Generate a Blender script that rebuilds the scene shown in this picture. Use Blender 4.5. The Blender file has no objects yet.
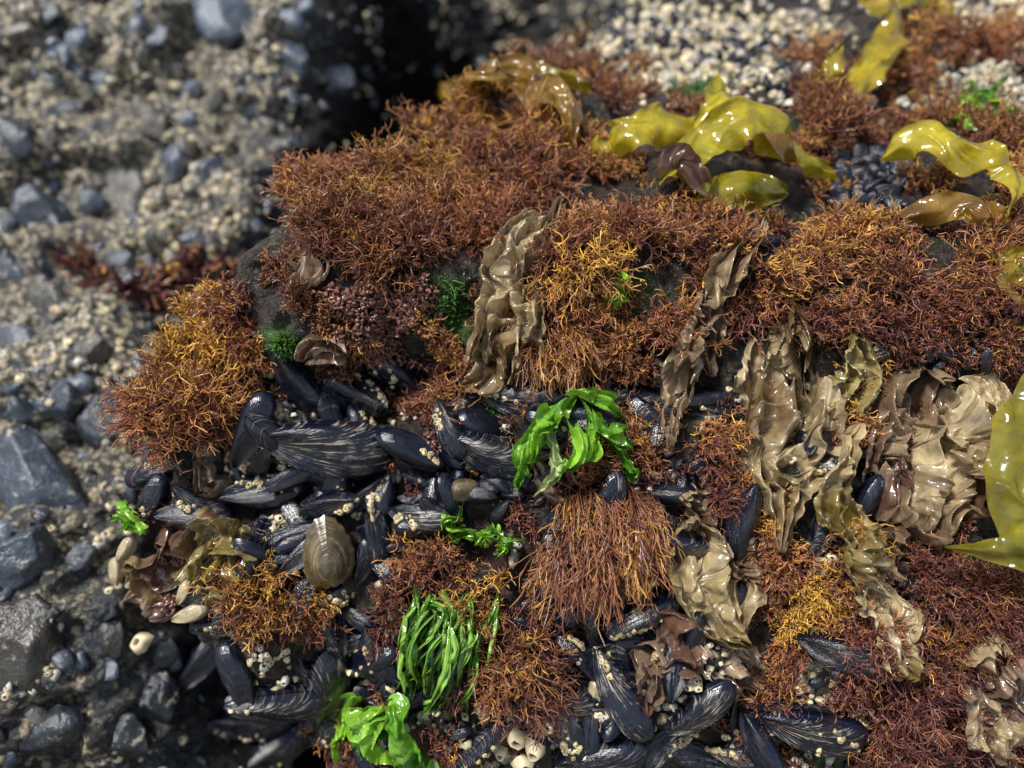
import bpy, math, bmesh, numpy as np
from mathutils import Vector
from mathutils.bvhtree import BVHTree
rng=np.random.default_rng(11)
S=0.042                      # 1 design unit = 4.2 cm
PITCH=math.radians(30)
X=np.array([1.,0,0]); F=np.array([0,math.cos(PITCH),-math.sin(PITCH)]); U=np.array([0,math.sin(PITCH),math.cos(PITCH)])
C=np.array([0,0,14.]); G=np.array([0,0,-1.]); FP=740.
def W(a,b,c):
    a=np.asarray(a)[...,None];b=np.asarray(b)[...,None];c=np.asarray(c)[...,None]
    return C+a*X+b*U+c*F
def norm(v): return v/(np.linalg.norm(v,axis=-1,keepdims=True)+1e-9)
# ---------- noise ----------
def _h(ix,iy,iz,s):
    h=(ix.astype(np.int64)*374761393+iy.astype(np.int64)*668265263+iz.astype(np.int64)*2147483647+s*974634777)&0xffffffff
    h=((h^(h>>13))*1274126177)&0xffffffff
    h=((h^(h>>15))*2246822519)&0xffffffff
    return ((h^(h>>16))&0xffffff)/float(0xffffff)*2-1
def vnoise(p,s=0):
    p=np.asarray(p,float); i=np.floor(p).astype(np.int64); f=p-i; f=f*f*f*(f*(f*6-15)+10)
    r=0
    for dx in(0,1):
        for dy in(0,1):
            for dz in(0,1):
                w=(f[...,0] if dx else 1-f[...,0])*(f[...,1] if dy else 1-f[...,1])*(f[...,2] if dz else 1-f[...,2])
                r=r+w*_h(i[...,0]+dx,i[...,1]+dy,i[...,2]+dz,s)
    return r
def fbm(p,o=4,s=0):
    r=0;a=1.;q=np.asarray(p,float)
    for k in range(o):
        r=r+a*vnoise(q,s+k*17); a*=.5; q=q*2.03+11.3
    return r/1.6
def sp(x,k=3.): return np.log1p(np.exp(np.clip(k*x,-40,40)))/k
def ss(x,e0,e1):
    t=np.clip((x-e0)/(e1-e0),0,1); return t*t*(3-2*t)
# ---------- mesh ----------
def make(name,V,Fq,col,mat,smooth=True,Ft=None):
    V=np.asarray(V,float).reshape(-1,3); c=V.mean(0)
    me=bpy.data.meshes.new(name)
    Fq=np.asarray(Fq,np.int64).reshape(-1,4) if Fq is not None else np.zeros((0,4),int)
    Ft=np.asarray(Ft,np.int64).reshape(-1,3) if Ft is not None else np.zeros((0,3),int)
    me.vertices.add(len(V)); me.vertices.foreach_set('co',(V-c).astype(np.float32).ravel())
    nl=Fq.size+Ft.size; me.loops.add(nl)
    me.loops.foreach_set('vertex_index',np.concatenate([Fq.ravel(),Ft.ravel()]).astype(np.int32))
    me.polygons.add(len(Fq)+len(Ft))
    ls=np.concatenate([np.arange(len(Fq))*4,Fq.size+np.arange(len(Ft))*3]).astype(np.int32)
    me.polygons.foreach_set('loop_start',ls)
    me.update(calc_edges=True)
    me.polygons.foreach_set('use_smooth',np.full(len(ls),smooth))
    if col is not None:
        col=np.asarray(col,np.float32).reshape(-1,3)
        at=me.attributes.new('Col','FLOAT_COLOR','POINT')
        at.data.foreach_set('color',np.hstack([col,np.ones((len(col),1),np.float32)]).ravel())
    me.materials.append(mat); me.validate()
    ob=bpy.data.objects.new(name,me); bpy.context.scene.collection.objects.link(ob)
    ob.location=Vector(c*S); ob.scale=(S,S,S)
    return ob
def gridfaces(n,m,off=0):
    i=np.arange(n-1)[:,None]*m+np.arange(m-1)[None]
    return (np.stack([i,i+1,i+m+1,i+m],-1).reshape(-1,4)+off)
class Acc:
    def __init__(s): s.V=[];s.Q=[];s.T=[];s.C=[];s.n=0
    def add(s,V,Q=None,col=None,T=None):
        V=V.reshape(-1,3); s.V.append(V)
        if Q is not None: s.Q.append(Q+s.n)
        if T is not None: s.T.append(T+s.n)
        s.C.append(np.broadcast_to(col,V.shape) if col is not None else np.zeros_like(V)); s.n+=len(V)
    def make(s,name,mat,smooth=True):
        if not s.V: return
        return make(name,np.vstack(s.V),np.vstack(s.Q) if s.Q else None,np.vstack(s.C),mat,smooth,np.vstack(s.T) if s.T else None)
# ---------- materials ----------
def nm(name):
    m=bpy.data.materials.new(name); m.use_nodes=True; nt=m.node_tree
    for n in list(nt.nodes): nt.nodes.remove(n)
    o=nt.nodes.new('ShaderNodeOutputMaterial'); b=nt.nodes.new('ShaderNodeBsdfPrincipled')
    nt.links.new(b.outputs[0],o.inputs[0]); return m,nt,b,o
def N(nt,t,**k):
    n=nt.nodes.new(t)
    for a,v in k.items(): setattr(n,a,v)
    return n
def noise(nt,vec,scale,detail=4,rough=.55):
    n=N(nt,'ShaderNodeTexNoise'); n.inputs['Scale'].default_value=scale; n.inputs['Detail'].default_value=detail; n.inputs['Roughness'].default_value=rough
    nt.links.new(vec,n.inputs['Vector']); return n
def ramp(nt,fac,stops):
    r=N(nt,'ShaderNodeValToRGB'); e=r.color_ramp.elements
    while len(e)<len(stops): e.new(.5)
    for x,(p,c) in zip(e,stops):
        x.position=p; x.color=(*(c if hasattr(c,'__len__') else (c,c,c)),1)
    nt.links.new(fac,r.inputs[0]); return r
def mix(nt,fac,a,b,mode='MIX'):
    m=N(nt,'ShaderNodeMix',data_type='RGBA',blend_type=mode)
    for s,v in((m.inputs[0],fac),(m.inputs[6],a),(m.inputs[7],b)):
        if isinstance(v,(int,float)): s.default_value=v
        elif isinstance(v,tuple): s.default_value=(*v,1)
        else: nt.links.new(v,s)
    return m.outputs[2]
def math_(nt,op,a,b=0.):
    m=N(nt,'ShaderNodeMath',operation=op)
    for s,v in((m.inputs[0],a),(m.inputs[1],b)):
        if isinstance(v,(int,float)): s.default_value=v
        else: nt.links.new(v,s)
    return m.outputs[0]
def bump(nt,h,b,strength=.5,dist=.05,prev=None):
    n=N(nt,'ShaderNodeBump'); n.inputs['Strength'].default_value=strength; n.inputs['Distance'].default_value=dist*S
    nt.links.new(h,n.inputs['Height'])
    if prev: nt.links.new(prev,n.inputs['Normal'])
    nt.links.new(n.outputs[0],b.inputs['Normal']); return n.outputs[0]
def coat(b,w,r): b.inputs['Coat Weight'].default_value=w; b.inputs['Coat Roughness'].default_value=r
def attr(nt):
    a=N(nt,'ShaderNodeAttribute',attribute_name='Col'); return a
def obj(nt): return N(nt,'ShaderNodeTexCoord').outputs['Object']

def mat_strand():
    m,nt,b,o=nm('algae_strands'); a=attr(nt)
    nt.links.new(a.outputs['Color'],b.inputs['Base Color'])
    b.inputs['Roughness'].default_value=.27; b.inputs['Specular IOR Level'].default_value=.65
    return m
def mat_blade(name,trans,rough,bs=.4,fine=22,cw=.6,lo=.6,hi=1.25,spec=.6):
    m,nt,b,o=nm(name); a=attr(nt); co=obj(nt)
    n=noise(nt,co,5,4,.65); r=ramp(nt,n.outputs[0],[(.3,lo),(.7,hi)])
    c=mix(nt,1.,a.outputs['Color'],r.outputs[0],'MULTIPLY')
    nt.links.new(c,b.inputs['Base Color']); b.inputs['Roughness'].default_value=rough
    b.inputs['Specular IOR Level'].default_value=spec
    coat(b,cw,.05); b.inputs['Coat IOR'].default_value=1.65
    n2=noise(nt,co,fine,2,.6); bump(nt,n2.outputs[0],b,bs,.05)
    t=N(nt,'ShaderNodeBsdfTranslucent'); nt.links.new(c,t.inputs[0])
    ms=N(nt,'ShaderNodeMixShader'); ms.inputs[0].default_value=trans
    nt.links.new(b.outputs[0],ms.inputs[1]); nt.links.new(t.outputs[0],ms.inputs[2]); nt.links.new(ms.outputs[0],o.inputs[0])
    return m
def mat_mussel():
    m,nt,b,o=nm('mussel_shell'); a=attr(nt); sx=N(nt,'ShaderNodeSeparateColor'); nt.links.new(a.outputs['Color'],sx.inputs[0])
    th,s,rd=sx.outputs
    def vec(x,y,z):
        c=N(nt,'ShaderNodeCombineXYZ')
        for i,v in enumerate((x,y,z)):
            if isinstance(v,(int,float)): c.inputs[i].default_value=v
            else: nt.links.new(v,c.inputs[i])
        return c.outputs[0]
    rz=math_(nt,'MULTIPLY',rd,37.)
    rad=noise(nt,vec(math_(nt,'MULTIPLY',th,80.),math_(nt,'MULTIPLY',s,4.),rz),1.,3,.7)
    gro=noise(nt,vec(math_(nt,'MULTIPLY',th,2.),math_(nt,'MULTIPLY',s,26.),rz),1.,3,.65)
    pat=noise(nt,obj(nt),3.5,4,.65)
    base=ramp(nt,gro.outputs[0],[(.3,(.0015,.002,.005)),(.55,(.003,.005,.014)),(.8,(.012,.018,.042))])
    brown=mix(nt,ramp(nt,pat.outputs[0],[(.55,0.),(.72,.5)]).outputs[0],base.outputs[0],(.040,.020,.008))
    st=math_(nt,'MULTIPLY',ramp(nt,rad.outputs[0],[(.54,0.),(.64,1.)]).outputs[0],ramp(nt,rd,[(.35,0.02),(.95,.9)]).outputs[0])
    st=math_(nt,'MULTIPLY',st,ramp(nt,pat.outputs[0],[(.42,0.02),(.56,1.)]).outputs[0])
    c=mix(nt,st,brown,(.50,.45,.36)); nt.links.new(c,b.inputs['Base Color'])
    r=ramp(nt,pat.outputs[0],[(.3,.10),(.75,.3)]); nt.links.new(r.outputs[0],b.inputs['Roughness'])
    b.inputs['Specular IOR Level'].default_value=.65
    p=bump(nt,gro.outputs[0],b,.3,.03); bump(nt,rad.outputs[0],b,.22,.03,p)
    return m
def mat_shell(name,c1,c2,c3,rough=.3):
    m,nt,b,o=nm(name); a=attr(nt); sx=N(nt,'ShaderNodeSeparateColor'); nt.links.new(a.outputs['Color'],sx.inputs[0])
    cc=N(nt,'ShaderNodeCombineXYZ'); nt.links.new(math_(nt,'MULTIPLY',sx.outputs[0],2.),cc.inputs[0]); nt.links.new(math_(nt,'MULTIPLY',sx.outputs[1],14.),cc.inputs[1])
    g=noise(nt,cc.outputs[0],1.,3,.6); n=noise(nt,obj(nt),6,5)
    k=ramp(nt,g.outputs[0],[(.3,c1),(.5,c2),(.75,c3)])
    nt.links.new(mix(nt,ramp(nt,n.outputs[0],[(.4,0.),(.6,.8)]).outputs[0],k.outputs[0],c1),b.inputs['Base Color'])
    b.inputs['Roughness'].default_value=rough; coat(b,.4,.1); bump(nt,g.outputs[0],b,.4,.03); return m
def mat_barn():
    m,nt,b,o=nm('barnacle'); a=attr(nt)
    nt.links.new(a.outputs['Color'],b.inputs['Base Color']); b.inputs['Roughness'].default_value=.38
    return m
def mat_rock(name,bg=False):
    m,nt,b,o=nm(name); co=obj(nt); a=attr(nt); sx=N(nt,'ShaderNodeSeparateColor'); nt.links.new(a.outputs['Color'],sx.inputs[0])
    n1=noise(nt,co,2.,4,.6); n2=noise(nt,co,9,5,.7)
    if bg: base=ramp(nt,n2.outputs[0],[(.32,(.010,.014,.018)),(.5,(.065,.075,.085)),(.72,(.30,.28,.24))]).outputs[0]
    else: base=ramp(nt,n2.outputs[0],[(.32,(.005,.004,.004)),(.5,(.022,.017,.014)),(.72,(.10,.08,.055))]).outputs[0]
    if not bg:
        base=mix(nt,ramp(nt,n1.outputs[0],[(.5,0.),(.62,.7)]).outputs[0],base,(.04,.014,.012))
        base=mix(nt,ramp(nt,n1.outputs[0],[(.36,.55),(.44,0.)]).outputs[0],base,(.024,.038,.010))
    v=N(nt,'ShaderNodeTexVoronoi'); v.inputs['Scale'].default_value=9. if bg else 11.; nt.links.new(co,v.inputs['Vector'])
    cell=ramp(nt,v.outputs['Distance'],[(.06,(.10,.08,.05)),(.18,(.76,.62,.38)),(.42,(.55,.48,.34)),(.6,(.05,.045,.04))]).outputs[0]
    cell=mix(nt,ramp(nt,n2.outputs[0],[(.42,.65),(.56,0.)]).outputs[0],cell,(.08,.07,.06))
    mask=math_(nt,'ADD',noise(nt,co,3.0 if bg else 2.,4,.75).outputs[0],math_(nt,'MULTIPLY',math_(nt,'SUBTRACT',sx.outputs[0],.5),.6))
    mk=ramp(nt,mask,[(.46,0.),(.54,1.)]).outputs[0]
    c=mix(nt,mk,base,cell)
    c=mix(nt,math_(nt,'MULTIPLY',sx.outputs[1],ramp(nt,n2.outputs[0],[(.35,.3),(.6,1.)]).outputs[0]),c,(.05,.12,.02))
    c=mix(nt,math_(nt,'MULTIPLY',sx.outputs[2],.94),c,(.008,.006,.005))  # blends in the painted crevice shade and the darker lower rock
    nt.links.new(c,b.inputs['Base Color'])
    nt.links.new(ramp(nt,n1.outputs[0],[(.35,.13),(.65,.45)]).outputs[0],b.inputs['Roughness'])
    nt.links.new(math_(nt,'MULTIPLY',math_(nt,'SUBTRACT',1.02,sx.outputs[2]),.65),b.inputs['Specular IOR Level'])
    bump(nt,n2.outputs[0],b,.9,.16)
    return m
def mat_pebble():
    m,nt,b,o=nm('slate_pebble'); co=obj(nt); a=attr(nt); n=noise(nt,co,6,5,.68)
    r=ramp(nt,n.outputs[0],[(.3,.5),(.62,1.5)])
    c=mix(nt,1.,a.outputs['Color'],r.outputs[0],'MULTIPLY')
    c=mix(nt,ramp(nt,n.outputs[0],[(.6,0.),(.65,.8)]).outputs[0],c,(.42,.36,.26))
    nt.links.new(c,b.inputs['Base Color']); nt.links.new(ramp(nt,n.outputs[0],[(.3,.12),(.7,.35)]).outputs[0],b.inputs['Roughness'])
    b.inputs['Specular IOR Level'].default_value=.65
    bump(nt,n.outputs[0],b,.5,.1); return m
M_str=mat_strand(); M_mus=mat_mussel(); M_barn=mat_barn()
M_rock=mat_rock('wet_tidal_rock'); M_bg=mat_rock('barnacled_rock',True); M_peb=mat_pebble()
M_nori=mat_blade('brown_laver',.28,.17,.4,9,1.,.5,1.3,.7); M_kelp=mat_blade('kelp',.5,.2,.25,8,.8,.6,1.15); M_ulva=mat_blade('sea_lettuce',.35,.2,.4,10,.8,.6,1.2)
M_limp=mat_shell('limpet_shell',(.03,.022,.010),(.12,.085,.04),(.26,.21,.11))
M_cream=mat_shell('cream_shell',(.25,.19,.10),(.5,.42,.27),(.66,.6,.45))

# ---------- terrains ----------
def main_h(a,b):
    p=np.stack([a,b,np.zeros_like(a)],-1)
    c=7.75+.95*sp(b-1.3)+.45*sp(-3.0-b)
    xb=[-8,-3.9,-3.2,-1.8,-.16,1.2,2.3,4,5.4,7,10]; xa=[-.5,-2.2,-3.2,-4.25,-3.9,-3.0,-2.3,-.8,1.,2.2,4.2]
    xl=np.interp(b,xb,xa)+.35*fbm(p*1.1+5,3,3)
    c=c+3.0*sp(xl-a,5)
    c=c+.4*np.exp(-((b+.05)/.35)**2)*ss(a,-3,-1.5)
    c=c+.55*fbm(p*.55,3,1)+.34*fbm(p*1.6,3,5)+.12*fbm(p*5,3,9)
    return c
ga=np.arange(-7.5,11,.04); gb=np.arange(-8,10.5,.04)
A,B=np.meshgrid(ga,gb); Cc=main_h(A,B); VM=W(A,B,Cc); QM=gridfaces(*A.shape)
bvhM=BVHTree.FromPolygons(VM.reshape(-1,3).tolist(),QM.tolist())
def bg_h(a,b):
    p=np.stack([a,b,np.zeros_like(a)],-1)
    xc=np.interp(b,[-5,-2,1,5,8],[-4.2,-4.8,-4.3,-3.9,-3.6])
    c=10.7+.42*np.clip(b,-8,20)+np.minimum(1.9*sp(a-xc,3),4.2)+1.6*np.exp(-((b-6.2)/1.2)**2)*ss(a,-4.3,-2.8)
    c=c+1.2*fbm(p*.35+3,3,21)+.6*fbm(p*1.2,3,25)+.3*fbm(p*3.5,3,29)+.07*fbm(p*11,2,31)
    return c
ha=np.arange(-18,14,.07); hb=np.arange(-12,17,.07)
A2,B2=np.meshgrid(ha,hb); C2=bg_h(A2,B2); VB=W(A2,B2,C2); QB=gridfaces(*A2.shape)
bvhB=BVHTree.FromPolygons(VB.reshape(-1,3).tolist(),QB.tolist())
def hit(px,py,bv=None):
    d=norm((px-512)/FP*X+(384-py)/FP*U+F)
    for q in ([bv] if bv else [bvhM,bvhB]):
        l,n,i,t=q.ray_cast(Vector(C),Vector(d))
        if l is not None: break
    if l is None: return None
    n=np.array(n); 
    if n@d>0: n=-n
    return np.array(l),n,float((np.array(l)-C)@F)
def snap(P,bv=None):
    bv=bv or bvhM; o=np.empty_like(P)
    for i,p in enumerate(P):
        l,n,_,_=bv.find_nearest(Vector(p)); o[i]=l
    return o
def mask(V,lst,bv=None):
    m=np.zeros(len(V))
    for (x,y,r) in lst:
        h=hit(x,y,bv)
        if h is None: continue
        R=r/FP*h[2]*1.2; m=np.maximum(m,1-ss(np.linalg.norm(V-h[0],axis=1),R*.6,R*1.3))
    return m
Vm=VM.reshape(-1,3)
white=[(640,50,60),(700,40,60),(760,55,50),(690,75,50),(800,30,40),(985,85,50),(1000,30,50),(610,70,40),(600,690,35),(530,725,40),(820,700,35),(300,690,30),(560,760,40)]
green=[(700,95,30),(755,130,30),(970,115,40),(440,310,30),(280,350,25),(480,420,30),(620,300,20),(840,640,30),(840,740,40)]
col=np.stack([.14+.86*mask(Vm,white),mask(Vm,green),np.zeros(len(Vm))],1)
make('tidal_rock',Vm,QM,col,M_rock)
Vb=VB.reshape(-1,3)
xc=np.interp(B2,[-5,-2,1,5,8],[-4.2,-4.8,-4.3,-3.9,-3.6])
dk=(ss(A2-xc,-.7,.9)*(1-.35*ss(B2,8,10))).ravel()  # crevice shade painted into the colour; the rock above is dark brown itself
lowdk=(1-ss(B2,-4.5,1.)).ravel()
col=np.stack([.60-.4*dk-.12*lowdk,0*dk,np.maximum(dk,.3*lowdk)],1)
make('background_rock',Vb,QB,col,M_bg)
m,nt,b_,o=nm('shore_ground'); n=noise(nt,obj(nt),.6,6); nt.links.new(ramp(nt,n.outputs[0],[(.3,(.05,.045,.04)),(.7,(.2,.18,.14))]).outputs[0],b_.inputs['Base Color']); b_.inputs['Roughness'].default_value=.8
gx=np.linspace(-400,400,81); GA,GB=np.meshgrid(gx,gx)
GZ=-2+.5*fbm(np.stack([GA*.1,GB*.1,0*GA],-1),3,77)
make('shore_ground',np.stack([GA,GB,GZ],-1),gridfaces(81,81),None,m)

# ---------- strands ----------
def tubes(P,R,col,acc):
    Nn,K,_=P.shape
    T=np.gradient(P,axis=1); T=norm(T); ref=norm(rng.normal(size=(Nn,1,3)))
    n1=norm(np.cross(T,np.broadcast_to(ref,T.shape))); n2=np.cross(T,n1)
    ph=np.array([0,2.094,4.189])
    V=P[:,:,None]+R[:,:,None,None]*(np.cos(ph)[None,None,:,None]*n1[:,:,None]+np.sin(ph)[None,None,:,None]*n2[:,:,None])
    base=(np.arange(Nn)*K*3)[:,None,None]+ (np.arange(K-1)*3)[None,:,None]
    j=np.arange(3)[None,None]; j2=(j+1)%3
    Q=np.stack([base+j,base+j2,base+3+j2,base+3+j],-1).reshape(-1,4)
    acc.add(V,Q,np.repeat(col[:,:,None],3,2).reshape(-1,3))
def grow(P0,D0,L,K,curl,grav):
    n=len(P0); P=np.empty((n,K,3)); P[:,0]=P0; d=norm(D0); st=(L/(K-1))[:,None]
    for k in range(1,K):
        P[:,k]=P[:,k-1]+d*st
        d=norm(d+curl*rng.normal(size=(n,3))+grav*G*(k/K))
    return P
c_root=np.array([.018,.007,.006]);c_red=np.array([.215,.076,.040]);c_or=np.array([.46,.20,.065]);c_gold=np.array([.80,.47,.06]);c_mar=np.array([.12,.040,.038])  # c_root extra dark: shade inside the clumps painted into the strand bases
def strandcol(t,g,tone):
    g=np.clip(g,0,1.)
    mid=np.where(tone[...,None]>0,c_red,c_mar)[:,None,:]
    tip=mid+(c_or-mid)*np.clip(g*2,0,1)[...,None]; tip=tip+(c_gold-tip)*np.clip(g*2-1,0,1)[...,None]
    a=np.clip(t*2.-.15,0,1)[...,None]; c=c_root+(mid-c_root)*a; b=np.clip(t*2.-.85,0,1)[...,None]
    return c+(tip-c)*b
def clump(acc,p,n,R,count,ln,gold,droop,dark=0.,curl=.3,thick=.0105,kids=4,spread=.8,bv=None,tint=1.):
    hang=droop>.25
    up=norm(n*.55-.2*F+1.0*G) if hang else norm(n*1.0-.25*F+.1*U)
    if hang: spread=.3; curl=.2
    t1=norm(np.cross(up,[.3,.2,.9])); t2=np.cross(up,t1)
    ns=max(2,int(7*R/.45)); sr=np.sqrt(rng.random(ns))*R*.78; st_=rng.random(ns)*6.283; sg=rng.normal(size=ns)*.26; sl=rng.uniform(.6,1.3,ns)
    si=rng.integers(0,ns,count); r=np.sqrt(rng.random(count))*R*.34; th=rng.random(count)*6.283
    ox=sr[si]*np.cos(st_[si]); oy=sr[si]*np.sin(st_[si]); lx=r*np.cos(th); ly=r*np.sin(th)
    off=(ox+lx)[:,None]*t1+(oy+ly)[:,None]*t2; loc=lx[:,None]*t1+ly[:,None]*t2; cen=ox[:,None]*t1+oy[:,None]*t2
    P0=snap(p+off,bv)
    D=up+spread*(.75*cen/R+1.7*loc/R)+(.2 if hang else .3)*rng.normal(size=(count,3))
    L=ln*(.5+.6*rng.random(count))*sl[si]
    K=6; P=grow(P0,D,L,K,curl,droop)
    if hang: P=P-F*(.25+.15*rng.random((count,1,1)))*np.linspace(0,1,K)[None,:,None]**.7
    sd=int(rng.integers(1000))
    gz=gold+sg[si]+.45*fbm(P[:,-1]*1.7+sd,2,4)+(0 if hang else .3)*((P[:,-1]-p-up*ln*.6)@U)/R+.2*rng.normal(size=count)
    tone=(rng.random(count)>dark).astype(float)
    bri=(.65+.7*rng.random((count,1,1)))*tint
    t=np.broadcast_to(np.linspace(.05,.8,K),(count,K))
    tp=thick*np.linspace(1.15,.6,K)[None]*(.8+.5*rng.random((count,1)))
    tubes(P,tp,strandcol(t,gz[:,None],tone)*bri,acc)
    m=count*kids; pi=rng.integers(0,count,m); k=rng.integers(2,K,m)
    T=norm(P[pi,k]-P[pi,k-1]); f=rng.random(m)[:,None]; Q0=P[pi,k-1]*(1-f)+P[pi,k]*f
    P2=grow(Q0,T+(.35 if hang else .75)*rng.normal(size=(m,3)),L[pi]*(.12+.22*rng.random(m)),4,curl*1.6,droop*.7)
    t=np.clip((k/K)[:,None]*.75+np.linspace(0,.35,4)[None],0,1)
    tubes(P2,thick*.8*np.array([1,.9,.75,.45])[None]*np.ones((m,1)),strandcol(t,gz[pi][:,None]+.16*rng.normal(size=(m,1)),tone[pi])*bri[pi]*rng.uniform(.75,1.3,(m,1,1)),acc)
clumps=[
(335,235,46,.1,1.0,.16,.1),(325,190,36,.15,.9,.1,.1),(395,185,46,.4,.9,.06,0),(385,135,38,.8,.8,.03,0),(440,150,44,.5,.9,.04,0),(360,160,32,.35,.9,.05,0),
(505,180,46,.1,1.,.08,.2),(440,215,44,.4,.95,.1,0),(400,250,38,.15,1.1,.18,.1),(480,235,42,.2,.95,.12,.1),(535,200,36,.1,.9,.1,.3),(470,120,38,.5,.8,.04,0),
(575,245,38,.35,.9,.1,0),(560,300,36,.3,1.2,.2,0),(545,325,26,.45,2.0,.5,0),(588,290,30,.35,1.2,.2,0),(570,335,24,.4,1.9,.5,0),(640,240,36,.3,.9,.08,.1),(690,225,30,.2,.8,.06,.2),
(650,322,38,.6,.8,.06,0),(640,358,28,.3,.8,.12,0),(455,345,28,.45,.7,.08,.1),(435,398,34,.1,.9,.08,.3),
(195,352,46,.75,.8,.02,0),(165,385,38,.35,1.,.08,0),(215,395,46,.25,1.,.1,0),(170,420,34,.1,1.1,.14,.1),(240,360,34,.35,.9,.06,0),(235,310,32,.05,.8,.05,.5),(290,270,26,.1,.8,.1,.4),(300,310,22,.1,.8,.1,.4),
(610,462,36,.25,1.1,.2,.1),(640,455,28,.2,1.2,.2,.2),(580,475,24,.25,2.6,.6,.05),(615,480,28,.25,2.7,.6,.05),(640,485,22,.25,2.5,.6,.1),(600,520,26,.2,2.6,.6,.1),(570,520,18,.25,2.6,.6,.1),(630,530,20,.2,2.6,.6,.1),
(285,600,40,.4,.9,.1,0),(260,620,32,.35,.8,.1,.1),(320,620,28,.15,.9,.15,.3),(430,575,34,.1,.9,.12,.5),(400,610,26,.15,.9,.15,.5),
(505,630,38,.15,1.1,.16,.5),(520,675,38,.05,1.1,.18,.6),(480,690,30,.05,1.,.18,.6),(450,560,24,.2,.9,.1,.4),(550,600,24,.05,1.,.1,.6),
(800,592,40,1.1,.5,.05,0),(795,610,30,1.2,.5,.05,0),(780,640,30,.3,.8,.1,.1),(845,575,34,.15,.9,.1,.1),(830,620,30,.5,.8,.1,.1),(760,560,28,.25,.8,.1,.2),(790,545,32,.4,.8,.06,.1),
(715,455,36,.05,.9,.1,.4),(725,490,30,.05,.9,.12,.5),(755,300,36,.1,.9,.08,.3),(800,280,36,.25,.9,.08,.1),(835,240,42,.4,.9,.08,.1),(880,305,40,.0,.9,.1,.6),(840,320,30,.05,.9,.1,.5),
(900,250,36,.15,.9,.08,.3),(960,290,40,.05,.9,.08,.5),(1005,300,34,.1,.9,.1,.4),(1000,240,34,.2,.9,.08,.2),(940,325,34,.05,.9,.1,.5),(745,250,30,.2,.8,.08,.2),
(950,60,40,.3,.8,.04,.1),(885,75,42,.35,.8,.04,.1),(990,145,42,.15,.8,.04,.2),(935,130,36,.35,.8,.04,.1),(840,120,42,.2,.8,.04,.2),(790,150,32,.25,.8,.04,.1),(1015,190,32,.2,.8,.05,.2),(1010,50,30,.2,.7,.04,.2),
(545,120,38,.45,.8,.03,.1),(510,90,34,.5,.8,.03,.1),(570,75,32,.2,.8,.03,.2),(620,100,32,.35,.7,.03,.2),(550,45,28,.2,.8,.03,.2),(590,170,36,.4,.8,.05,.1),(700,110,26,.3,.7,.03,.1),(640,65,22,.3,.6,.03,.1),
(960,650,44,.05,1.,.1,.7),(900,690,44,.0,1.,.1,.8),(875,640,32,.05,.9,.1,.6),(1000,600,40,.1,1.,.1,.6),(950,740,46,.0,1.,.1,.9),(1010,750,46,.0,1.,.1,.8),(850,690,28,.05,.9,.1,.7),(930,590,34,.05,.9,.1,.6),(880,750,40,.0,1.,.1,.8),(760,690,30,.1,.9,.1,.6),
(740,600,24,.1,.9,.12,.5),(350,745,34,.05,.9,.1,.7),(440,745,28,.05,.9,.1,.7),(860,390,30,.1,.8,.1,.5),(860,430,26,.1,.8,.1,.5),(1000,350,26,.2,.8,.1,.4),(200,300,26,.0,.8,.1,.6)]
tot=0
for (x,y,r,g,lr,dr,dk_) in clumps:
    h=hit(x,y)
    if h is None: continue
    p,n,d=h; R=r/FP*d; acc=Acc()
    cnt=int(440*(r/45.)**2*(1.1 if d<9.5 else .7))+40
    if dr>.25: cnt=int(cnt*1.2)
    clump(acc,p,n,R,cnt,R*lr*1.15,g,dr,dk_,thick=.0080*(d/7.5)**.8,kids=7 if d<10 else 5,tint=rng.uniform(.85,1.25))
    acc.make('red_algae_tuft',M_str); tot+=acc.n
acc=Acc()
for i in range(460):
    x=rng.uniform(150,1040); y=rng.uniform(20,780)
    if y<360:
        if x<330: continue
        if 570<x<800 and y<95 and rng.random()<.9: continue
        if 830<x<915 and 150<y<215: continue
        if rng.random()<.12: continue
        sz=rng.uniform(14,30)
    else:
        if x<150+abs(y-500)*.5: continue
        if x<480 and rng.random()<.5: continue
        if rng.random()<.35: continue
        sz=rng.uniform(9,24)
    h=hit(x,y,bvhM)
    if h is None or h[2]>16: continue
    p,n,d=h; R=sz/FP*d; tt=rng.uniform(.5,1.3)
    clump(acc,p,n,R,int(60*(sz/22)**1.3)+8,R*.9,rng.uniform(-.1,.6) if y<360 else rng.uniform(-.1,.25),.08,.2 if y<360 else .65,thick=.0082*(d/7.5)**.8,kids=5,tint=tt)
acc.make('low_algae_turf',M_str); tot+=acc.n
def beads(spec):
    acc=Acc()
    for (x,y,r) in spec:
        p,n,d=hit(x,y); R=r/FP*d; cnt=int(300*(r/30)**2)
        t1=norm(np.cross(n,[.3,.2,.9])); t2=np.cross(n,t1); rr=np.sqrt(rng.random(cnt))*R; th=rng.random(cnt)*6.283
        P0=snap(p+(rr*np.cos(th))[:,None]*t1+(rr*np.sin(th))[:,None]*t2)
        hgt=R*.6*np.sqrt(1.05-(rr/R)**2)*(.6+.4*rng.random(cnt))
        P0=P0+n*hgt[:,None]*.8
        P=grow(P0,n+.6*rng.normal(size=(cnt,3)),np.full(cnt,.09),4,.3,0)
        c=np.array([.20,.088,.062])*(.5+.8*rng.random((cnt,1,1)))*np.linspace(.6,1.2,4)[None,:,None]
        tubes(P,np.array([.02,.028,.025,.006])[None]*(.7+.6*rng.random((cnt,1))),c,acc)
        P=grow(snap(P0),n+.4*rng.normal(size=(cnt,3)),hgt,4,.3,0); tubes(P,np.full((cnt,4),.014),np.full((cnt,4,3),[.05,.02,.018]),acc)
    acc.make('beaded_red_algae',M_str)
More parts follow.
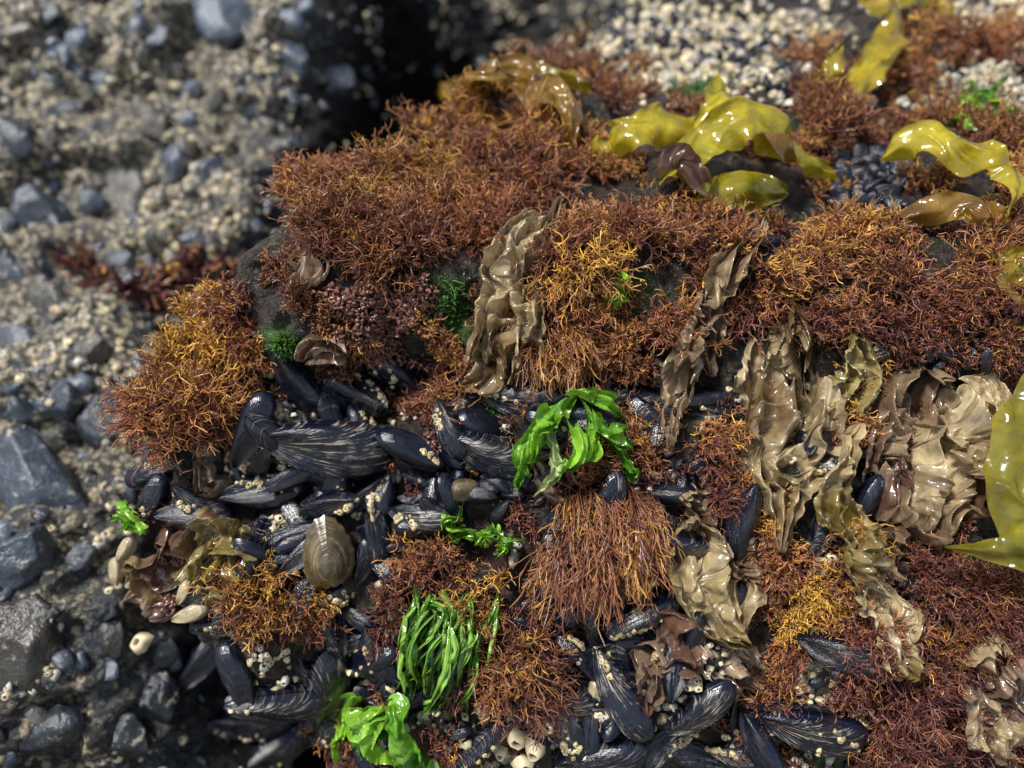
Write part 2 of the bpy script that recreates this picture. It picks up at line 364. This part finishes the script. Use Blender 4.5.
beads([(370,290,30),(355,325,32),(395,320,34),(385,350,26),(412,300,26),(345,300,22),(370,310,26)])
beads([(230,560,18),(175,560,16),(170,600,18),(440,440,14),(600,600,16),(420,560,14)])

# ---------- shells ----------
def valve(acc,M,org,L,Hh,wd,side,rnd,ns=22,nt_=44):
    s=np.linspace(0,1,ns)[:,None]**.85; th=np.linspace(0,1,nt_)[None]
    x0=(1-np.cos(2*np.pi*th))/2; w=wd*2.0*np.clip(x0,1e-5,1)**.72*np.clip(1-x0,0,1)**.42
    y0=np.where(th<.5,w,-.6*w)
    x=s*x0; y=s*y0-.06*np.sin(x*3)
    z=Hh*np.clip(np.sin(np.pi*th),0,1)**.6*s**.75*np.clip(1-s**2.4,0,1)**.55
    z=z+(.005*np.sin(s*60+rnd*9)+.004*np.sin(s*31+2*th)+.006*np.sin(th*70)*s)*z/Hh
    z=(z+.004)*side
    P=np.stack([x*np.ones_like(th)-.5,y,z*np.ones_like(th)],-1)*L
    V=org+P@M
    col=np.stack([np.broadcast_to(th,x.shape),np.broadcast_to(s,x.shape),np.full(x.shape,rnd)],-1).reshape(-1,3)
    Q=gridfaces(ns,nt_)
    if side<0: Q=Q[:,::-1]
    acc.add(V,Q,col)
def rotv(v,k,a): return v*math.cos(a)+np.cross(k,v)*math.sin(a)+k*(k@v)*(1-math.cos(a))
shells=[]
def mussel(x,y,Lpx,ang,roll,rnd=None,wd=.26,H=.27,lift=.1,mat=None,name='mussel',acc=None,yaw=0.):
    h=hit(x,y)
    if h is None: return
    p,n,d=h; L=Lpx/FP*d; n=norm(n*.5-F*.8)
    a=math.radians(ang); l=norm(math.cos(a)*X+math.sin(a)*U); l=norm(l-n*(l@n)*.8+n*yaw)
    w=norm(np.cross(n,l)); r=math.radians(roll)
    w=rotv(w,l,r); z=np.cross(l,w)
    M=np.stack([l,w,z]); own=acc is None
    if own: acc=Acc()
    rnd=rng.random() if rnd is None else rnd
    org=p+n*lift*L
    for sd in(1,-1): valve(acc,M,org,L,H,wd,sd,rnd,*((26,70) if own else (9,18)))
    if own:
        sh=acc.V[0] if z@(-F)>0 else acc.V[1]
        if mat is None and Lpx>55: shells.append((sh.reshape(26,70,3),org))
        acc.make(name,mat or M_mus)
mus=[(325,443,128,-8,15,.8,.29,.26),(272,490,96,10,-10,.3,.26,.15),(385,482,74,85,20,.4),(258,430,84,60,40,.2),(292,540,74,30,10,.2),(375,528,70,100,-20,.6),(420,516,68,-10,10,.8),(330,502,70,20,-15,.5),
(352,392,96,-35,40,.5),(300,380,88,-60,40,.4),(398,372,88,-40,-30,.7),(412,452,74,-30,30,.3),(488,452,96,-25,45,.75),(525,402,98,-12,50,.85),(556,432,70,-35,30,.4),(620,402,98,-10,55,.9),(652,424,70,-50,20,.3),(708,402,70,5,50,.7),
(205,652,88,50,20,.3),(242,672,80,110,10,.4),(282,692,106,-15,20,.75),(325,682,104,80,30,.7),(250,716,94,-10,35,.5),(385,655,80,120,20,.7),(556,700,86,-10,30,.8),(620,690,98,-60,10,.9),(602,752,94,10,20,.6),(660,742,86,30,20,.9),
(808,722,116,-15,30,.9),(642,612,84,20,40,.5),(165,466,72,20,20,.3),(155,503,64,60,20,.4),(213,462,70,90,30,.3),(838,652,84,-20,30,.7),(742,520,82,70,20,.4),(700,702,84,40,20,.8),
(765,242,40,-10,30,.2),(478,425,70,-50,30,.4),(205,590,48,30,0,.6),(345,470,60,60,60,.3),(300,470,70,20,70,.3),(240,460,70,110,60,.2),(450,430,66,-70,40,.5),(365,430,60,-70,60,.4),(430,480,60,-30,40,.5),
(690,640,60,70,40,.3),(580,655,70,-40,40,.4),(680,540,70,-20,40,.6),(860,500,70,60,30,.4),(850,545,70,-30,30,.5),(480,740,70,40,40,.7),(540,745,64,100,30,.5),(760,740,70,-60,30,.4),(410,700,70,30,40,.4),(330,600,60,30,30,.4),(345,655,66,60,10,.6),
(220,620,60,10,30,.4),(860,360,56,20,40,.5),(950,370,44,0,30,.3),(735,420,66,-30,40,.4),(590,420,70,-20,50,.6),(500,510,36,60,20,.1),(435,650,64,-30,30,.4),(365,560,54,70,30,.5),(275,745,84,20,30,.7),(700,755,80,-20,20,.9)]
for t in mus:
    x,y,L,a,r,rd=t[:6]; mussel(x,y,L,a+ (180 if rng.random()<.35 and L<120 else 0),r,rd,wd=t[6] if len(t)>6 else rng.uniform(.23,.28),lift=t[7] if len(t)>7 else .12,yaw=rng.uniform(-.3,.3) if L<120 else 0)
for i in range(120):
    k=rng.random()
    if k<.38: x,y=rng.uniform(190,470),rng.uniform(385,560)
    elif k<.75: x,y=rng.uniform(190,760),rng.uniform(590,768)
    else: x,y=rng.uniform(470,900),rng.uniform(385,560)
    if x<170+abs(y-500)*.5: continue
    mussel(x,y,rng.uniform(50,86),rng.uniform(0,360),rng.uniform(-80,80),lift=.03,yaw=rng.uniform(-.7,.7),wd=rng.uniform(.22,.28))
def cluster(reg,cnt,lo,hi,name):
    acc=Acc()
    for i in range(cnt):
        x,y=rng.uniform(reg[0],reg[2]),rng.uniform(reg[1],reg[3])
        mussel(x,y,rng.uniform(lo,hi),rng.uniform(0,360),rng.uniform(-70,70),rng.uniform(0,.3),wd=.3,H=.36,lift=.3,acc=acc)
    acc.make(name,M_mus)
cluster((832,155,905,215),120,17,28,'small_mussel_cluster')
cluster((455,480,530,505),12,26,38,'small_mussel_cluster')
cluster((600,15,790,90),120,9,18,'small_mussel_cluster')
cluster((925,345,985,372),14,20,32,'small_mussel_cluster')
cluster((900,70,960,100),20,12,18,'small_mussel_cluster')
cluster((200,380,700,560),70,14,26,'small_mussel_cluster')
cluster((200,600,860,765),80,14,26,'small_mussel_cluster')
for (x,y,L,a) in[(135,548,30,60),(122,572,28,100),(196,612,38,20),(188,592,26,70),(152,580,24,10),(210,580,22,120),(130,440,22,100),(290,520,20,20),(596,690,30,80)]:
    mussel(x,y,L,a,rng.uniform(-30,30),.5,wd=.3,H=.4,lift=.4,mat=M_cream,name='gooseneck_barnacle')
def limpet(x,y,rx,ry,ang,name,mat):
    p,n,d=hit(x,y); n=norm(n*.4-F*.8); a=math.radians(ang); l=norm(math.cos(a)*X+math.sin(a)*U); l=norm(l-n*(l@n)); w=np.cross(n,l)
    s=np.linspace(0,1,26)[:,None]; th=np.linspace(0,1,49)[None]
    q=1+.03*np.cos(th*2*np.pi*17)*s+.03*np.sin(th*2*np.pi*3+1); egg=1+.12*np.cos(th*2*np.pi)
    xx=s*q*np.cos(th*2*np.pi)*rx*egg-(1-s)*rx*.25; yy=s*q*np.sin(th*2*np.pi)*ry; zz=.75*ry*(1-s**1.6)+.004*rx*np.sin(s*30)
    V=p+n*.2+((xx[...,None]*l+yy[...,None]*w+(zz*np.ones_like(th))[...,None]*n))*d/FP
    col=np.stack([th*np.ones_like(s),s*np.ones_like(th),0*xx+.5],-1).reshape(-1,3)
    make(name,V.reshape(-1,3),gridfaces(26,49),col,mat)
limpet(328,552,36,25,95,'limpet',M_limp)
limpet(462,492,14,11,20,'limpet',M_limp)
# ---------- barnacles ----------
def barn(acc,p,n,r,hh,colr,tilt=.25):
    n=norm(n+tilt*rng.normal(size=3)); t1=norm(np.cross(n,[.31,.7,.2])); t2=np.cross(n,t1); k=8
    th=np.arange(k)/k*6.283+rng.random(); j=1+.22*rng.normal(size=k)
    rows=[(1.,-.2),(.85,.35),(.5,1.),(.34,.92),(.22,.35)]; V=[];Cl=[]
    for i,(rr,z) in enumerate(rows):
        V.append(p+(r*rr*j*np.cos(th))[:,None]*t1+(r*rr*j*np.sin(th))[:,None]*t2+n*z*hh)
        Cl.append(np.tile(colr*[.75,.9,1.1,.6,.12][i],(k,1))*rng.uniform(.75,1.15,(k,1)))
    V.append(p[None]+n*hh*.3);Cl.append(colr[None]*.2)
    Q=[];b=np.arange(k)
    for i in range(4): Q.append(np.stack([i*k+b,i*k+(b+1)%k,(i+1)*k+(b+1)%k,(i+1)*k+b],-1))
    T=np.stack([4*k+b,4*k+(b+1)%k,np.full(k,5*k)],-1)
    acc.add(np.vstack(V),np.vstack(Q),np.vstack(Cl),T)
cream=np.array([.72,.60,.38]); grey=np.array([.56,.52,.44]); yel=np.array([.66,.52,.26])
def colony(regs,bv,name,rmin,rmax):
    acc=Acc()
    for (x,y,sx,sy,cnt) in regs:
        for i in range(cnt):
            h=hit(x+rng.normal()*sx,y+rng.normal()*sy,bv)
            if h is None or h[2]>22: continue
            r=rng.uniform(rmin,rmax)*h[2]/7.5
            barn(acc,h[0]-F*.04,h[1],r,r*rng.uniform(.5,1.1),(cream if rng.random()<.6 else grey)*rng.uniform(.5,1.2))
    acc.make(name,M_barn)
sc_=[(rng.uniform(200,900),rng.uniform(380,765) if i%2 else rng.uniform(640,768),9,7,int(rng.integers(5,18))) for i in range(80)]
colony([(690,50,60,26,800),(985,85,35,25,300),(1000,30,30,20,150),(600,690,18,25,60),(530,728,22,16,80),(300,690,30,16,50),(700,690,20,15,30),(820,705,40,15,60),(490,455,16,10,18),(285,525,12,8,12),(905,85,25,12,60),(660,385,40,15,20),(345,500,14,8,12),(500,735,50,14,60),(850,60,60,40,80),(180,600,30,20,25),(290,385,12,12,14)]+sc_,bvhM,'barnacle_colony',.022,.055)
# barnacle crusts growing on the mussel shells themselves
acc=Acc()
for G_,org in shells:
    if rng.random()<.5: continue
    i0,j0=rng.integers(6,22),rng.integers(12,58)
    for k in range(int(rng.integers(6,26))):
        i=int(np.clip(i0+rng.normal()*3,2,24)); j=int(np.clip(j0+rng.normal()*6,3,66)); p=G_[i,j]
        nn=np.cross(G_[i,j+1]-G_[i,j-1],G_[i+1,j]-G_[i-1,j]); nn=norm(nn); 
        if nn@(p-org)<0: nn=-nn
        r=rng.uniform(.014,.042); barn(acc,p,nn,r,r*rng.uniform(.4,.9),(yel if rng.random()<.6 else cream)*rng.uniform(.5,1.15),.12)
acc.make('barnacle_colony',M_barn)
acc=Acc()
for i in range(12000):
    a=rng.uniform(-10.5,3); b=rng.uniform(-6,10.5)
    if fbm(np.array([a*1.3,b*1.3,3.]),3,5)<(-.02 if b>0 else .12): continue
    if a>-3.8 and rng.random()<(.85 if b<7 else .4): continue
    c=float(bg_h(np.array([a]),np.array([b]))[0]); 
    r=rng.uniform(.025,.075)
    barn(acc,W(a,b,c),norm(-F+.3*U),r,r*rng.uniform(.5,1.),(cream if rng.random()<.6 else grey)*rng.uniform(.4,1.2))
acc.make('barnacle_colony',M_barn)
acc=Acc()
for (x,y,r) in[(517,722,.12),(538,735,.11),(525,745,.1),(500,738,.09),(150,640,.13),(545,715,.09)]:
    h=hit(x,y); 
    if h: barn(acc,h[0]+h[1]*.08-F*.2,h[1]-F,r,r*.9,cream*1.1)
acc.make('acorn_barnacle_group',M_barn)
# ---------- pebbles ----------
bm=bmesh.new(); bmesh.ops.create_icosphere(bm,subdivisions=4,radius=1); ico=np.array([v.co[:] for v in bm.verts]); icf=np.array([[v.index for v in f.verts] for f in bm.faces]); bm.free()
bm=bmesh.new(); bmesh.ops.create_icosphere(bm,subdivisions=2,radius=1); ico2=np.array([v.co[:] for v in bm.verts]); icf2=np.array([[v.index for v in f.verts] for f in bm.faces]); bm.free()
def rockshape(base,k=11):
    V=base.copy()
    for i in range(k):
        d=norm(rng.normal(size=3)); c=rng.uniform(.5,.8); q=V@d; V=V-np.clip(q-c,0,None)[:,None]*d
    return V*(1+.05*vnoise(base*3+rng.random()*50)[:,None])
def pebble(x,y,rx,ry,ang,tone=None,acc=None,bv=bvhB):
    h=hit(x,y,bv)
    if h is None: return
    p,n,d=h; a=math.radians(ang); l=math.cos(a)*X+math.sin(a)*U; w=-math.sin(a)*X+math.cos(a)*U
    hi=acc is None; V=rockshape(ico if hi else ico2); V=V/np.abs(V).max(0)
    V=p+F*.05+(V[:,:1]*rx*l+V[:,1:2]*ry*w+V[:,2:]*min(rx,ry)*.7*F)*d/FP
    t=rng.uniform(.02,.12) if tone is None else tone
    tc=np.array([.78,1.,1.32]) if rng.random()<.8 else np.array([1.1,1.,.85])
    col=np.tile(tc*t,(len(V),1))
    if hi: make('slate_pebble',V,None,col,M_peb,True,icf)
    else: acc.add(V,None,col,icf2)
for t in[(40,215,36,24,-50,.05),(130,200,28,46,35,.07),(145,118,17,26,20,.09),(225,28,38,36,-50,.1),(50,305,20,32,20,.04),(10,135,18,28,30,.05),(100,418,26,32,20,.03),(45,490,72,40,-55,.06),(20,640,56,62,10,.03),(14,32,24,18,0,.09),(45,15,18,14,30,.04),
 (8,275,18,36,10,.04),(195,240,22,16,20,.06),(60,110,18,12,40,.05),(330,80,24,20,0,.08),(150,38,20,14,0,.08),(190,90,18,14,40,.09),(20,400,28,24,0,.05),(90,350,22,16,30,.05),(120,265,20,16,-30,.06),(5,560,42,32,30,.06),(75,560,22,16,0,.04),(250,120,20,16,20,.08),(290,60,18,24,10,.08),(170,320,18,14,0,.03),(40,735,42,24,10,.03),(105,640,16,24,0,.03),(110,500,20,14,60,.04),(75,40,12,16,0,.12),(120,740,36,26,10,.015),(15,340,26,16,-30,.06),(60,400,22,20,50,.05),(170,160,16,22,0,.08),(100,80,20,16,20,.1),(280,150,16,14,0,.06),(210,170,20,14,50,.07),(150,700,26,30,30,.015),(160,650,18,20,0,.02)]:
    pebble(*t)
acc=Acc()
for i in range(750):
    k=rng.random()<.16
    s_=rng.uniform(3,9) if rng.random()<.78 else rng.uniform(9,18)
    pebble(rng.uniform(300,600) if k else rng.uniform(-60,310),rng.uniform(-40,110) if k else rng.uniform(-40,790),s_,s_*rng.uniform(.45,1),rng.uniform(0,180),.012 if k else None,acc)  # pebbles by the top crevice toned darker, its shade painted in
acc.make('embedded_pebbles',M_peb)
# ---------- blades ----------
def cr(pts,n):
    pts=np.array(pts,float); t=np.linspace(0,len(pts)-1,n); o=np.empty((n,pts.shape[1]))
    pp=np.vstack([2*pts[0]-pts[1],pts,2*pts[-1]-pts[-2]])
    for i,tt in enumerate(t):
        k=min(int(tt),len(pts)-2); f=tt-k; a,b,c,d=pp[k:k+4]
        o[i]=.5*((2*b)+(c-a)*f+(2*a-5*b+4*c-d)*f*f+(3*b-a-3*c+d)*f**3)
    return o
def blade(name,mat,pts,c1,c2,lift=.15,nu=150,nv=44,amp=.1,freq=3.,pleat=.0,npl=3,ruf=.0,lat=.6,ends=(.25,.25),edge=.12,aniso=.5,c3=None,fine=.14):
    raw=[];
    for t in pts:
        h=hit(t[0],t[1]); 
        if h is None: return
        p,n,d=h; e=t[3] if len(t)>3 else 0
        raw.append([*(p+norm(n*.5-F*.5)*(lift+e)),*norm(n*.35-F*.8),t[2]/FP*d/2])
    R=cr(raw,nu); Cn=R[:,:3]; Nn=norm(R[:,3:6]); wd=np.clip(R[:,6:7],.01,None)
    T=norm(np.gradient(Cn,axis=0)); Bv=norm(np.cross(T,Nn)); Nn=np.cross(Bv,T)
    u=np.linspace(0,1,nu)[:,None]; v=np.linspace(-1,1,nv)[None]; sd=rng.uniform(0,90)
    s_len=np.concatenate([[0],np.cumsum(np.linalg.norm(np.diff(Cn,axis=0),axis=1))])[:,None]
    env=np.clip(u/ends[0],0,1)**.5*np.clip((1-u)/ends[1],0,1)**.5; env=np.maximum(env,.04)
    side=np.sign(v); outl=1+edge*2*fbm(np.stack([s_len*2.8+0*v,side*3+0*s_len,sd+0*(s_len+v)],-1),3,2)
    wv=wd*env*outl
    q=np.stack([s_len*1.+0*v,wv*v,sd+0*(s_len+v)],-1)
    w1=fbm(q*1.8+5,2,31)[...,None]*.5; qw=q+w1
    def rid(p,s):
        a=1-np.abs(vnoise(p,s))*1.6; b=1-np.abs(vnoise(p*2.1+4,s+1))*1.6; return a+.35*b-.85
    d0=.85*rid(qw*[freq*aniso,freq*1.0,1],1)+fine*rid(qw*[freq*1.7,freq*2.2,1]+7,3)
    d1=fbm(q*[freq*.5,freq*.7,1]+20,3,5); d2=fbm(q*[freq*.7,freq*.7,1]+40,3,8)
    ed=np.abs(v)**2
    off=amp*d0*1.2+pleat*np.sin(v*np.pi*npl+2.5*fbm(q*[1.2,.3,1],2,9)+1.)+ruf*ed*np.sin(s_len*9+2*np.sign(v)+4*d1)
    P=Cn[:,None]+Bv[:,None]*(wv*v+amp*lat*2*d1)[...,None]+Nn[:,None]*off[...,None]+T[:,None]*(amp*lat*2*d2)[...,None]
    m=np.clip(.5+1.1*fbm(q*2.2+60,3,12),0,1)[...,None]
    col=np.array(c1)*(1-m)+np.array(c2)*m
    if c3 is not None:
        k=np.clip(ed+.6*fbm(q*3+9,2,14)-.6,0,1)[...,None]; col=col*(1-k)+np.array(c3)*k
    return make(name,P.reshape(-1,3),gridfaces(nu,nv),col.reshape(-1,3),mat)
br1=(.20,.12,.05); br2=(.66,.52,.30); ol1=(.24,.175,.045); ol2=(.58,.48,.20); mv1=(.17,.085,.055); mv2=(.52,.38,.26)
def nori(pts,c1=br1,c2=br2,**k):
    kw=dict(lift=.24,amp=.17,freq=5.4,pleat=.08,npl=2.5,nu=300,nv=90,lat=.42,edge=.2,aniso=.55,fine=.26); kw.update(k)
    blade('brown_laver_blade',M_nori,pts,c1,c2,**kw)
nori([(540,232,46),(515,270,54),(505,320,52),(488,360,38),(480,395,22)],lift=.34)
nori([(560,225,26),(540,290,30),(520,350,26),(515,385,18)],mv1,br2,lift=.34)
nori([(760,240,36),(728,262,42),(700,300,38),(692,350,40),(682,400,34),(680,455,22)],mv1,br2,lift=.38)
nori([(690,285,20),(710,330,26),(700,380,22)],mv1,mv2)
nori([(800,325,80),(795,370,100),(790,420,90),(782,470,70),(780,540,32)],br1,br2,nv=140,freq=4.6,amp=.22,pleat=.13,npl=3.5,lift=.3)
nori([(760,350,50),(755,400,50),(750,450,30)],mv1,br2)
nori([(835,430,36),(830,490,50),(838,545,46),(860,600,50),(885,640,50),(905,660,20)],ol1,br2,nv=100,lift=.36)
nori([(845,340,46),(850,372,50),(820,420,44)],ol1,ol2)
nori([(930,365,60),(920,410,80),(930,460,105),(922,500,95),(915,545,50)],mv1,br2,nv=140,amp=.23,freq=4.6,pleat=.13,npl=3.5,lift=.3)
nori([(950,385,60),(965,420,70),(975,470,60),(965,520,36)],br1,br2,nv=90,amp=.18,lift=.42)
nori([(885,400,40),(880,450,46),(895,500,40)],mv1,mv2)
nori([(690,500,46),(680,550,56),(695,600,54),(725,640,40)],ol1,br2,nv=100,lift=.36)
nori([(680,480,40),(715,530,40),(735,580,40),(728,640,40)],mv1,br2)
nori([(650,655,46),(695,645,60),(740,665,46),(735,690,30)],mv1,mv2,nv=90)
nori([(140,560,40),(180,560,56),(225,545,70),(262,535,40)],mv1,ol2,nv=100,amp=.17)
nori([(200,575,46),(230,560,60),(250,590,46)],ol1,ol2,nv=80)
nori([(975,625,50),(980,665,70),(980,700,76),(1000,740,50)],mv1,br2,nv=100,amp=.18,lift=.4)
nori([(1000,640,50),(1010,690,60),(1010,750,50)],mv1,mv2,lift=.4)
nori([(305,350,26),(330,345,30),(355,350,20)],mv1,mv2)
nori([(300,300,30),(320,275,30),(300,260,20)],mv1,mv2)
nori([(540,460,30),(555,470,46),(570,490,30)],mv1,mv2)
nori([(200,460,24),(215,480,30),(230,500,20)],mv1,mv2)
nori([(130,600,40),(150,580,50),(170,600,40)],mv1,mv2)
nori([(640,640,30),(660,670,40),(650,700,30)],mv1,mv2)
nori([(905,520,30),(880,560,30),(890,590,20)],mv1,br2)
ky1=(.46,.36,.010); ky2=(.72,.58,.03); ko1=(.20,.18,.012); ko2=(.44,.39,.03); kb1=(.22,.11,.02); kb2=(.44,.26,.04)
def kelp(pts,c1=ky1,c2=ky2,**k):
    kw=dict(lift=.28,amp=.07,freq=2.4,pleat=.035,npl=1,ruf=.09,nu=180,nv=50,lat=.45,ends=(.15,.3),edge=.18,c3=kb2,fine=.2); kw.update(k)
    blade('kelp_blade',M_kelp,pts,c1,c2,**kw)
kelp([(586,142,14),(610,150,36,.15),(640,158,46,.25),(670,152,40,.2),(692,145,20,.15)])
kelp([(668,188,20),(700,165,38,.2),(735,155,46,.35),(768,172,38,.2),(822,195,14)],ko2,ky2)
kelp([(690,197,28),(730,190,38,.1),(780,197,28)],ko1,ky2)
kelp([(700,155,22),(712,138,30,.3),(708,118,16,.4)],ko2,ky2)
kelp([(740,150,22),(748,165,34,.35),(790,185,22,.2)],kb1,kb2)
kelp([(655,190,20),(675,180,28,.1),(700,190,20)],mv1,mv2)
kelp([(838,108,16,.0),(850,88,30,.4),(846,60,30,.7),(838,32,20,1.)],kb2,ky2)
kelp([(806,108,16,.0),(815,94,24,.3),(812,76,16,.5)],kb2,ky1)
kelp([(865,22,22),(890,24,36,.2),(925,18,32,.2),(945,28,14)],ko1,ky1)
kelp([(872,182,14,.25),(900,176,26,.35),(935,182,32,.4),(960,204,30,.35),(985,240,20,.2)],ky1,ky2)
kelp([(890,228,20),(930,222,30,.15),(970,232,32,.15),(1005,240,18)],kb1,kb2)
kelp([(978,266,14),(995,268,26,.2),(1005,290,24,.2),(1012,325,18,.1)],kb2,ky1)
kelp([(1015,360,36,.4),(998,420,60,.5),(992,485,62,.5),(966,535,54,.4),(940,542,18,.3)],ko1,ko2,nu=180,nv=60,lift=.4,ruf=.05,c3=ky1)
kelp([(440,95,18),(480,100,30,.2),(520,108,34,.25),(560,128,28,.2),(575,150,12)],kb1,kb2,amp=.14,freq=3)
kelp([(500,88,18),(540,95,30,.25),(570,112,18,.2)],ko1,kb2,amp=.12,freq=3)
for (x,y) in[(100,280),(140,290),(180,270),(215,280),(170,295)]:
    h=hit(x,y,bvhB)
    if h:
        acc=Acc(); clump(acc,h[0],h[1],.42,60,.5,-.1,.1,.8,thick=.03,kids=3,bv=bvhB); acc.make('red_algae_tuft',M_str)
g1=(.09,.30,.012); g2=(.36,.68,.06)
def ulva(pts,c1=g1,c2=g2,**k):
    kw=dict(lift=.34,amp=.10,freq=6,pleat=.05,npl=1.5,ruf=.06,nu=120,nv=32,lat=.5,ends=(.2,.35),edge=.35,fine=.25); kw.update(k)
    blade('sea_lettuce_blade',M_ulva,pts,c1,c2,**kw)
ulva([(575,415,10),(558,432,15,.1),(535,450,18,.15),(525,475,11,.1)]); ulva([(580,415,10),(590,428,20,.15),(605,440,17,.1),(622,436,7)]); ulva([(570,412,10),(590,420,13,.2),(612,424,8)])
ulva([(562,425,12),(572,440,17,.2),(556,460,18,.15),(538,490,10)],(.34,.46,.16),(.6,.7,.35)); ulva([(548,440,10),(530,460,14),(520,480,8)]); ulva([(565,425,10),(545,440,14,.2),(528,470,9,.1)],c1=(.12,.4,.03)); ulva([(575,425,9),(560,445,12,.25),(545,478,8,.1)]); ulva([(585,425,8),(580,450,11,.2),(565,470,7,.1)]); ulva([(590,418,8),(608,450,10,.2),(600,462,6,.1)])
ulva([(395,692,18),(370,705,30,.15),(352,720,34,.15),(350,745,14)],nv=44); ulva([(405,690,18),(412,715,30,.15),(422,742,32,.15),(430,765,18)],nv=44); ulva([(390,697,18),(385,720,30,.1),(375,748,20)],(.04,.16,.01),g1); ulva([(400,700,12),(395,725,18,.2),(405,750,12)])
for i in range(85):
    x0=450+rng.normal()*20; y0=rng.uniform(590,622); ln_=rng.uniform(25,95); x1=x0-rng.uniform(0,.35)*ln_+rng.normal()*6; y1=y0+ln_; l0=rng.uniform(.12,.42)
    ulva([(x0,y0,4),(x0*.6+x1*.4+rng.normal()*6,(y0+y1)/2,rng.uniform(2.5,7),.05),(x1,y1,2,.0)],nu=26,nv=5,amp=.05,ruf=0,lift=l0,c1=(.08,.28,.01),c2=(.42,.72,.12),ends=(.1,.6))
def tuftgreen(x,y,r,n,sz):
    for i in range(n):
        x0=x+rng.normal()*r*.4;y0=y+rng.normal()*r*.4; an=rng.uniform(0,6.28)
        ulva([(x0,y0,sz*.6),(x0+math.cos(an)*r*.4,y0+math.sin(an)*r*.4,sz,.1),(x0+math.cos(an)*r*.8,y0+math.sin(an)*r*.8,sz*.4)],nu=20,nv=7,amp=.05,lift=.24)
tuftgreen(145,523,12,7,9); tuftgreen(616,293,14,7,8); tuftgreen(493,530,12,10,5); tuftgreen(458,518,12,9,5); tuftgreen(970,118,26,18,6); tuftgreen(500,545,12,5,5)
for (x,y,r) in[(695,95,26),(755,130,26),(440,305,24),(960,122,30),(720,128,16),(480,425,16),(610,330,18),(285,345,8)]:
    h=hit(x,y); acc=Acc(); p,n,d=h; cnt=220; R=r/FP*d
    o_=rng.normal(size=(cnt,3))*R*.5; P0=snap(p+o_); P=grow(P0,n+.7*rng.normal(size=(cnt,3)),np.full(cnt,.13*d/7.5),5,.4,.1)
    tubes(P,np.full((cnt,5),.010),np.full((cnt,5,3),[.06,.15,.02])*(.5+rng.random((cnt,1,1))),acc); acc.make('green_algae_tuft',M_str)
print('strand verts',tot)
# ---------- light, camera ----------
w=bpy.data.worlds.new('World'); bpy.context.scene.world=w; w.use_nodes=True; nt=w.node_tree
bgn=nt.nodes['Background']; sk=nt.nodes.new('ShaderNodeTexSky'); sk.sky_type='NISHITA'; sk.sun_disc=False
EL=math.radians(62); az=math.radians(240)
sk.sun_elevation=EL; sk.sun_rotation=az
hs=nt.nodes.new('ShaderNodeHueSaturation'); hs.inputs['Saturation'].default_value=.6
nt.links.new(sk.outputs[0],hs.inputs['Color']); nt.links.new(hs.outputs[0],bgn.inputs[0]); bgn.inputs[1].default_value=.15
sd=bpy.data.lights.new('sun','SUN'); sd.energy=5.0; sd.angle=math.radians(10); sd.color=(1,.97,.92)
so=bpy.data.objects.new('sun',sd); bpy.context.scene.collection.objects.link(so)
dirv=Vector((math.sin(az)*math.cos(EL),math.cos(az)*math.cos(EL),math.sin(EL)))
so.rotation_euler=dirv.to_track_quat('Z','Y').to_euler()
cd=bpy.data.cameras.new('camera'); cam=bpy.data.objects.new('camera',cd); bpy.context.scene.collection.objects.link(cam)
cam.location=Vector(C*S); cam.rotation_euler=(math.pi/2-PITCH,0,0); cd.lens=26; cd.sensor_width=36; cd.clip_start=.01; cd.clip_end=200
cd.dof.use_dof=True; cd.dof.focus_distance=7.4*S; cd.dof.aperture_fstop=3.8
sc=bpy.context.scene; sc.camera=cam
sc.view_settings.view_transform='Standard'; sc.view_settings.look='None'; sc.view_settings.exposure=0
